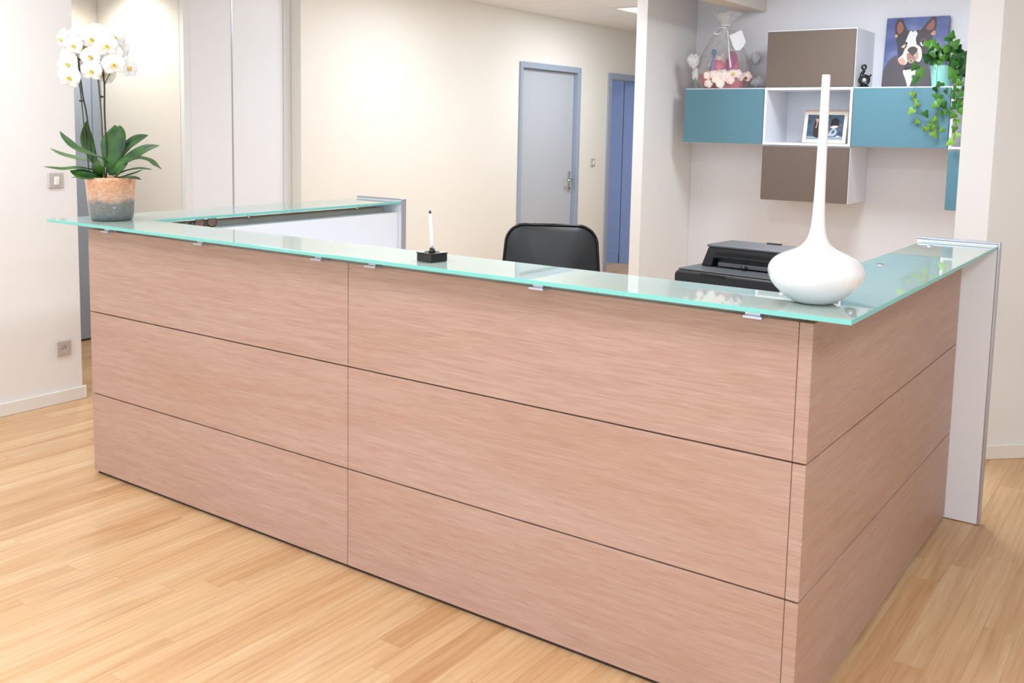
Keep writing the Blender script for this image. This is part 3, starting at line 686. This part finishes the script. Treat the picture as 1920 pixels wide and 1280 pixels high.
dog('ear', [(985, 330), (1035, 255), (1095, 190), (1138, 168), (1163, 220), (1158, 320), (1130, 385), (1040, 370)], (66, 52, 54), 3)
dog('ear_inside', [(1040, 315), (1085, 245), (1128, 212), (1142, 285), (1112, 335)], (150, 90, 82), 4)
dog('ear_edge', [(652, 400), (668, 372), (690, 392), (676, 412)], (214, 164, 134), 5)
dog('ear_edge', [(1100, 378), (1148, 340), (1156, 395), (1120, 400)], (200, 142, 112), 5)
dog('brow', [(975, 470), (1000, 430), (1045, 440), (1050, 500), (1000, 520)], (104, 74, 70), 4)
dog('blaze', [(800, 440), (838, 348), (856, 336), (880, 350), (908, 336), (936, 372), (918, 430), (922, 520), (830, 530), (785, 490)], (236, 232, 228), 4)
dog('muzzle', [(702, 680), (760, 620), (788, 550), (850, 505), (930, 505), (985, 550), (1002, 640), (978, 712), (925, 700), (895, 630), (845, 640), (825, 710), (790, 750), (738, 732)], (240, 228, 220), 5)
dog('cheek', [(706, 690), (760, 660), (800, 720), (770, 750), (730, 735)], (222, 176, 152), 6)
dog('cheek', [(915, 610), (940, 580), (960, 640), (945, 690), (915, 680)], (214, 170, 146), 6)
dog('nose', [(820, 572), (850, 537), (900, 530), (945, 560), (930, 600), (892, 632), (850, 610)], (74, 66, 70), 7)
dog('mouth', [(812, 620), (850, 610), (885, 640), (912, 650), (920, 700), (872, 735), (828, 712)], (176, 130, 118), 6)
dog('chin', [(832, 700), (868, 680), (908, 700), (870, 722)], (206, 180, 152), 7)
dog('lip_mark', [(852, 700), (870, 692), (888, 702), (870, 710)], (60, 52, 54), 8)
dog('eye', [(785, 478), (808, 468), (816, 498), (790, 512)], (52, 38, 40), 6)
dog('eye_white', [(740, 528), (775, 502), (792, 488), (782, 535), (760, 540)], (226, 206, 190), 6)
dog('eye', [(985, 470), (1010, 455), (1030, 480), (1005, 505)], (56, 42, 44), 6)
dog('eye_white', [(972, 490), (990, 478), (1000, 508), (1034, 494), (1002, 528)], (236, 232, 230), 7)
dog('shirt', [(770, 832), (800, 802), (850, 808), (900, 800), (938, 842), (890, 930), (845, 1032), (808, 930)], (234, 232, 232), 5)
dog('bow_tie', [(780, 800), (800, 775), (850, 785), (910, 770), (930, 800), (890, 812), (850, 800), (810, 815)], (44, 40, 46), 6)

# ------------------------------------------------------------------ black figurine
fg = thing('black_figurine', 'small black ring-shaped figurine beside the taupe cabinet', 'figurine', (-1.10, 4.28, ZT+0.0003), 0.4)
MB().lathe([(0.031, 0), (0.033, 0.004), (0.030, 0.010), (0.016, 0.014), (0.012, 0.02)], 24).build('base', BLACKG, fg, smooth=False)
MB().tube([(0.026*math.cos(a), 0, 0.046+0.027*math.sin(a)) for a in [2*PI*i/28 for i in range(28)]], 0.0115, 12, True).build('body', BLACKG, fg, smooth=True)
MB().tube(spline([(-0.016, 0, 0.066), (-0.018, 0, 0.084), (-0.008, 0, 0.098), (-0.004, 0, 0.112)], 5), [0.013]*4+[0.010]*12, 12).build('neck', BLACKG, fg, smooth=True)
MB().tube([(-0.006+0.0125*math.cos(a), 0, 0.129+0.0125*math.sin(a)) for a in [2*PI*i/20 for i in range(20)]], 0.0068, 10, True).build('head', BLACKG, fg, smooth=True)
MB().tube([(0.025, 0, 0.066), (0.035, 0, 0.073), (0.041, 0, 0.082)], [0.009, 0.0065, 0.005], 10).build('tail', BLACKG, fg, smooth=True)
MB().ball((0.0, 0, 0.046), 0.012, 12, 8).build('heart', mat('silver_core', (214, 210, 208), 0.25, metal=0.3), fg, smooth=True)

# ------------------------------------------------------------------ ivy
iv = thing('potted_ivy', 'trailing green ivy in an aqua pot on the teal cabinet', 'plant', (-0.64, 4.30, ZT+0.0004), 0)
MB().lathe([(0.050, 0), (0.053, 0.003), (0.068, 0.125), (0.071, 0.13), (0.066, 0.13), (0.062, 0.11), (1e-4, 0.108)], 36).build('pot', mat('aqua_pot', (150, 214, 206), 0.3), iv, smooth=False)
IVM = []
for q, (c0, c1) in enumerate((((18, 64, 22), (50, 104, 34)), ((40, 98, 34), (84, 142, 46)), ((74, 136, 44), (140, 186, 72)))):
    m = mat('ivy_%d' % q, c0, 0.4); n, l, b = nodes(m); oi = n.new('ShaderNodeObjectInfo'); r_ = ramp(n, [(0, c0), (1, c1)]); l.new(oi.outputs['Random'], r_.inputs[0]); l.new(r_.outputs[0], b.inputs['Base Color']); IVM.append(m)
lo = [(0, 0), (0.35, -0.15), (0.55, 0.1), (0.38, 0.35), (0.3, 0.45), (0.22, 0.7), (0, 1.0), (-0.22, 0.7), (-0.3, 0.45), (-0.38, 0.35), (-0.55, 0.1), (-0.35, -0.15)]
def ivy_leaf(m):
    vs = [(0, -0.06, 0.3)]+[(x, 0.10*abs(x)*2+0.12*max(0, -y-0+0.2)-0.0+0.1*y*y, y) for x, y in lo]
    return MB().add(vs, [(0, i+1, (i+1) % len(lo)+1) for i in range(len(lo))]).mesh('ivy_leaf', m, True)
IVL = [ivy_leaf(m) for m in IVM]
def put_leaf(p, size, q, rot):
    o = link('ivy_leaf', IVL[q], iv, loc=p); o.scale = (size,)*3; o.rotation_euler = rot
    return o
tr = [(-0.772, 1.764), (-0.731, 1.699), (-0.747, 1.722), (-0.755, 1.662), (-0.684, 1.645), (-0.729, 1.594), (-0.682, 1.553), (-0.661, 1.549), (-0.623, 1.568), (-0.634, 1.608), (-0.633, 1.526), (-0.575, 1.546), (-0.617, 1.609), (-0.635, 1.754), (-0.609, 1.745), (-0.588, 1.691), (-0.623, 1.699), (-0.561, 1.654), (-0.52, 1.682), (-0.496, 1.691), (-0.517, 1.637), (-0.507, 1.601), (-0.512, 1.556), (-0.501, 1.52), (-0.515, 1.474), (-0.542, 1.754), (-0.577, 1.781), (-0.638, 1.799), (-0.654, 1.576), (-0.498, 1.727), (-0.484, 1.762), (-0.511, 1.789), (-0.6, 1.72), (-0.575, 1.70), (-0.49, 1.66), (-0.525, 1.71), (-0.60, 1.65), (-0.475, 1.70), (-0.47, 1.80), (-0.50, 1.83)]
off = Vector((-0.64, 4.30, ZT))
for i, (x, z) in enumerate(tr):
    p = Vector((x, 4.145+random.uniform(-.03, .02), z+0.015))-off
    put_leaf(p, random.uniform(.034, .055), 2 if z < 1.62 or i < 4 else 1, (random.uniform(-.4, .3), PI+random.uniform(-.9, .9), 0.4+random.uniform(-.7, .7)))
for i in range(64):
    a = random.uniform(0, 2*PI); r = random.random()**.5
    x = -0.02+0.145*r*math.cos(a)+0.06; z = 0.165+0.065*r*math.sin(a)+0.02; y = random.uniform(-.11, .07)
    if x > 0.06 and random.random() < .5: z -= 0.07
    if z < 0.15 and -0.06 < x < 0.05: z += 0.05
    put_leaf((x, y, z), random.uniform(.042, .066), 0 if random.random() < .7 else 1, (random.uniform(-.9, .3), random.uniform(-PI, PI), 0.5+random.uniform(-.8, .8)))
for x, z, s_ in ((0.045, 0.27, .06), (0.075, 0.24, .06), (0.06, 0.29, .05), (-0.07, 0.24, .075), (-0.03, 0.22, .07), (-0.11, 0.10, .06), (-0.125, 0.06, .055), (-0.13, 0.13, .05), (0.09, 0.10, .07), (0.11, 0.06, .06), (0.12, 0.0, .06), (0.02, 0.02, .05)):
    put_leaf((x, -0.09, z), s_, 1, (random.uniform(-.5, .2), random.uniform(-.8, .8) + (PI if z < .15 else 0), .5))
vines = [[(-0.02, 0, 0.12), (-0.06, -0.11, 0.13), (-0.10, -0.15, 0.02), (-0.13, -0.155, -0.06), (-0.09, -0.155, -0.13), (-0.045, -0.155, -0.18), (-0.115, -0.155, -0.16)],
         [(0.0, 0, 0.12), (0.0, -0.12, 0.12), (0.01, -0.155, -0.0), (0.04, -0.155, -0.10), (0.0, -0.155, -0.20), (-0.03, -0.155, -0.26), (0.02, -0.155, -0.27), (0.06, -0.155, -0.27)],
         [(0.03, 0, 0.12), (0.08, -0.11, 0.11), (0.13, -0.155, 0.0), (0.12, -0.155, -0.12), (0.13, -0.155, -0.24), (0.125, -0.155, -0.34)]]
for vn in vines: MB().tube(spline(vn, 6), 0.0016, 6).build('vine', mat('vine', (90, 110, 60), 0.6), iv, smooth=True)

# ------------------------------------------------------------------ gift basket in cellophane
PXB = 7.05/1841
gb = thing('gift_basket', 'pink gift basket wrapped in clear cellophane with white ribbon', 'gift basket', (-2.11, 4.385, ZT+0.0004), YAW)
SB = PXB/7.529                                       # close-up pixels (7.53 per photo pixel) to metres
def g(x, y, d=0.0): return ((x-640)*SB, d, (1165-y)*SB)
PINK = mat('pink_bowl', (238, 118, 126), 0.35); PALE = mat('pale_pink', (250, 214, 210), 0.5); CREAM = mat('cream', (250, 236, 222), 0.5)
MAG = mat('magenta', (190, 52, 140), 0.25); HOT = mat('hot_pink', (224, 76, 120), 0.3); BLUEC = mat('blue_cap', (44, 120, 180), 0.3); PURP = mat('purple', (150, 110, 190), 0.3)
bw = [(0.11, 0), (0.125, 0.004), (0.155, 0.05), (0.172, 0.10), (0.168, 0.102), (0.15, 0.055), (0.11, 0.012), (1e-4, 0.012)]
q = MB().lathe(bw, 40).build('bowl', PINK, gb, smooth=True); q.scale = (1.05, 0.62, 1)
def bottle(x, y0, y1, wpx, m, capm, d, tilt=0, name='bottle'):
    hh = (y0-y1)*SB; r = wpx*SB/2
    o = MB().lathe([(r*0.9, 0), (r, 0.006), (r, hh*0.78), (r*0.6, hh*0.9), (r*0.45, hh)], 20).build(name, m, gb, smooth=True)
    o.location = g(x, y0, d); o.rotation_euler = (0, tilt, 0)
    MB().lathe([(r*0.5, hh), (r*0.5, hh+0.025), (r*0.4, hh+0.03)], 16).build('cap', capm, o); return o
bottle(730, 1000, 700, 120, MAG, MAG, -0.02, -0.05); bottle(825, 1000, 740, 110, HOT, HOT, 0.02, -0.12)
bottle(565, 1000, 760, 210, mat('coral', (240, 112, 136), 0.3), CREAM, 0.03, 0.03); bottle(470, 1000, 740, 60, PURP, BLUEC, -0.01, 0.08)
bottle(640, 1000, 720, 110, PALE, CREAM, 0.05, 0.0); bottle(415, 1000, 850, 50, mat('olive', (170, 170, 110), 0.4), CREAM, 0.02, 0.2)
MB().ball(g(480, 660, -0.03), 42*SB, 14, 10, (.9, .8, 1)).build('blue_pompom', BLUEC, gb, smooth=True)
hp_ = [g(740+58*math.cos(a), 780-120*math.sin(a), -0.045) for a in [PI*i/14 for i in range(15)]]
MB().tube(hp_, 0.008, 10).build('handle', MAG, gb, smooth=True)
rose = MB()
for k_, (r0, z0_, tl) in enumerate(((0.012, 0.016, 0.2), (0.02, 0.010, 0.5), (0.029, 0.0, 0.9))):
    for j in range(5):
        a = 2*PI*j/5+k_*0.6; c = Vector((r0*math.cos(a)*0.6, r0*math.sin(a)*0.6, z0_))
        rose.ball(c, r0*0.75, 8, 6, (1, 1, .8))
rose_w = rose.mesh('fabric_flower', mat('flower_blush', (252, 228, 224), 0.6), True)
rose_c = rose.mesh('fabric_flower', mat('flower_cream', (253, 240, 226), 0.6), True)
for i, (x, y, s_) in enumerate(((380, 990, 1.1), (450, 980, 1.2), (520, 970, 1.2), (600, 950, 1.0), (590, 1010, 1.3), (660, 980, 1.2), (720, 960, 1.2), (790, 960, 1.2), (840, 1000, 1.1), (480, 1040, 1.2), (680, 1050, 1.1), (390, 1100, 1.1), (540, 1100, 1.2), (930, 990, 1.3))):
    o = link('fabric_flower', rose_w if i % 3 else rose_c, gb, loc=g(x, y, -0.085-0.02*(y > 1030)-(0.02 if 400 < x < 800 else 0))); o.scale = (s_*.78,)*3; o.rotation_euler = (1.3, 0, random.uniform(-.4, .4))
MB().ball(g(710, 965, -0.14), 0.011, 8, 6).build('yellow_centre', mat('yellow', (232, 200, 90), 0.5), gb)
MB().ball(g(890, 1020, -0.125), 0.013, 8, 6).build('gold_bead', mat('gold', (180, 140, 80), 0.3, metal=0.8), gb)
def cello():
    m = bpy.data.materials.new('cellophane'); m.use_nodes = True; n = m.node_tree.nodes; l = m.node_tree.links
    out_ = n['Material Output']; n.remove(n['Principled BSDF'])
    tp = n.new('ShaderNodeBsdfTransparent'); tp.inputs[0].default_value = (0.965, 0.965, 0.965, 1)
    gl = n.new('ShaderNodeBsdfGlossy'); gl.inputs['Roughness'].default_value = 0.14
    df = n.new('ShaderNodeBsdfDiffuse'); df.inputs[0].default_value = (0.95, 0.95, 0.95, 1)  # white diffuse stands in for bright glints on the film
    tc = n.new('ShaderNodeTexCoord'); ns = noise_tex(n, l, tc.outputs['Object'], 24, 4)
    bp = n.new('ShaderNodeBump'); bp.inputs['Strength'].default_value = 1.0; bp.inputs['Distance'].default_value = 0.05; l.new(ns.outputs[0], bp.inputs['Height']); l.new(bp.outputs[0], gl.inputs['Normal'])
    lw = n.new('ShaderNodeLayerWeight'); lw.inputs[0].default_value = 0.25; l.new(bp.outputs[0], lw.inputs['Normal'])
    m1 = n.new('ShaderNodeMixShader'); m1.inputs[0].default_value = 0.13; l.new(tp.outputs[0], m1.inputs[1]); l.new(df.outputs[0], m1.inputs[2])
    m2 = n.new('ShaderNodeMixShader'); l.new(lw.outputs['Facing'], m2.inputs[0]); l.new(m1.outputs[0], m2.inputs[1]); l.new(gl.outputs[0], m2.inputs[2])
    mm = n.new('ShaderNodeMath'); mm.operation = 'MULTIPLY'; mm.inputs[1].default_value = 0.6; l.new(lw.outputs['Facing'], mm.inputs[0]); l.new(mm.outputs[0], m2.inputs[0])
    l.new(m2.outputs[0], out_.inputs[0]); return m
CEL = cello()
def wrap(prof, n, amp, seed, freq):
    rnd = random.Random(seed); ph_ = [rnd.uniform(0, 6.28) for _ in range(8)]
    m = MB(); vs = []; fs = []; K = len(prof)
    for i in range(n):
        a = 2*PI*i/n
        for j, (r, z) in enumerate(prof):
            wv = 1+amp*(math.sin(freq*a+ph_[0])+0.6*math.sin((2*freq+1)*a+ph_[1]+j*0.25))
            vs.append((r*wv*math.cos(a), 0.6*r*wv*math.sin(a), z+0.01*math.sin(3*a+ph_[2])*(j == K-1)))
    for i in range(n):
        for j in range(K-1): fs.append((i*K+j, ((i+1) % n)*K+j, ((i+1) % n)*K+j+1, i*K+j+1))
    return m.add(vs, fs)
c1 = wrap([(0.168, 0.002), (0.195, 0.05), (0.205, 0.12), (0.17, 0.22), (0.12, 0.32), (0.07, 0.40), (0.03, 0.445)], 72, 0.03, 3, 7).build('cellophane', CEL, gb, smooth=True)
CELT = cello(); CELT.name = 'cellophane_gathered'; CELT.node_tree.nodes['Mix Shader'].inputs[0].default_value = 0.42
c2 = wrap([(0.028, 0.445), (0.045, 0.47), (0.075, 0.50), (0.10, 0.535)], 60, 0.10, 5, 6).build('cellophane_tuft', CELT, gb, smooth=True)
c2.location = (0.0, 0, 0)
# crumpled corners of the wrapper
def crumple(c, r, seed, sc_):
    rnd = random.Random(seed); m = MB().ball((0, 0, 0), 1, 16, 10)
    m.v = [tuple(Vector(v_)*(r*(1+0.35*math.sin(9*v_[0]+seed)*math.cos(8*v_[2]+seed*2)+0.12*rnd.random()))) for v_ in m.v]
    m.v = [(c[0]+v_[0]*sc_[0], c[1]+v_[1]*sc_[1], c[2]+v_[2]*sc_[2]) for v_ in m.v]
    m.build('crumpled_corner', CEL2, gb, smooth=True)
CEL2 = cello(); CEL2.name = 'cellophane_crumpled'; CEL2.node_tree.nodes['Mix Shader'].inputs[0].default_value = 0.65
crumple(g(190, 790, -0.04), 0.045, 1, (.9, .5, 1.1)); crumple(g(235, 960, -0.03), 0.04, 2, (.6, .5, 1.1)); crumple(g(1110, 1050, -0.03), 0.045, 4, (1.2, .5, .8)); crumple(g(1100, 720, 0.03), 0.04, 6, (.8, .4, 1))
RIB = mat('ribbon_white', (246, 245, 243), 0.3)
MB().tube([(0.031*math.cos(2*PI*i/20), 0.022*math.sin(2*PI*i/20), 0.447) for i in range(20)], 0.005, 8, True).build('ribbon_band', RIB, gb, smooth=True)
for nm, pts in (('ribbon_loop', [(630, 330), (560, 320), (480, 370), (465, 410), (530, 410), (600, 360), (630, 335)]), ('ribbon_tail', [(610, 360), (590, 420), (570, 460)]), ('ribbon_tail', [(640, 350), (650, 500), (650, 700), (660, 880)])):
    S = spline([g(x, y, -0.05-0.0002*(y-330)) for x, y in pts], 6)
    vs = []; fs = []
    for i, p in enumerate(S): vs += [p+Vector((0.004, 0, 0.004)), p-Vector((0.004, 0, 0.004))]
    for i in range(len(S)-1): fs.append((2*i, 2*i+1, 2*i+3, 2*i+2))
    o = MB().add(vs, fs).build(nm, RIB, gb, smooth=True); md = o.modifiers.new('s', 'SOLIDIFY'); md.thickness = 0.001
tg = [(650, 440), (815, 360), (880, 520), (850, 590), (800, 640), (740, 640), (700, 570)]
MB().prism_xz([(g(x, y)[0], g(x, y)[2]) for x, y in tg][::-1], -0.105, -0.103).build('gift_tag', mat('tag_white', (240, 242, 246), 0.5), gb)

# ------------------------------------------------------------------ switches and socket
PL = mat('plate_silver', (206, 200, 196), 0.35, metal=0.35)
def wallplate(name, label, loc, cat, knob):
    t = thing(name, label, cat, loc, PI/2)
    box('plate', (-0.041, -0.011, -0.041), (0.041, -0.0005, 0.041), PL, t, bevel=0.005, seg=3)
    if knob:
        r = box('rocker', (-0.013, -0.021, -0.022), (0.013, -0.0112, 0.022), mat('rocker_white', (244, 243, 240), 0.3), t, bevel=0.004, seg=3); r.rotation_euler = (0.12, 0, 0)
    else:
        o = MB().lathe([(1e-5, 0.0003), (0.018, 0.0003), (0.0195, 0.002), (0.021, 0.002), (0.021, 0.0)], 28).build('socket_ring', mat('socket_grey', (188, 182, 176), 0.4), t); o.rotation_euler = (PI/2, 0, 0); o.location = (0, -0.0112, 0)
        for sx in (-0.0095, 0.0095):
            h_ = MB().lathe([(1e-5, 0.0012), (0.003, 0.0012), (0.003, 0.0004)], 12).build('pin_hole', DARK, t); h_.rotation_euler = (PI/2, 0, 0); h_.location = (sx, -0.0112, 0)
        h_ = MB().lathe([(0.0025, 0.0), (0.0025, 0.009)], 10).build('earth_pin', CHROME, t); h_.rotation_euler = (PI/2, 0, 0); h_.location = (0, -0.0113, 0.011)
        0 and box('print_mark', (-0.007, -0.0113, -0.033), (0.007, -0.0111, -0.03), DARK, t)
    return t
wallplate('light_switch', 'silver square light switch with white rocker beside the orchid', (-4.16, 0.499, 1.199), 'switch', True)
wallplate('power_socket', 'silver wall socket low on the left wall above the baseboard', (-4.16, 0.514, 0.298), 'socket', False)
wallplate('light_switch', 'small steel light switch between the two blue doors', (-4.44, 6.58, 1.175), 'switch', True)
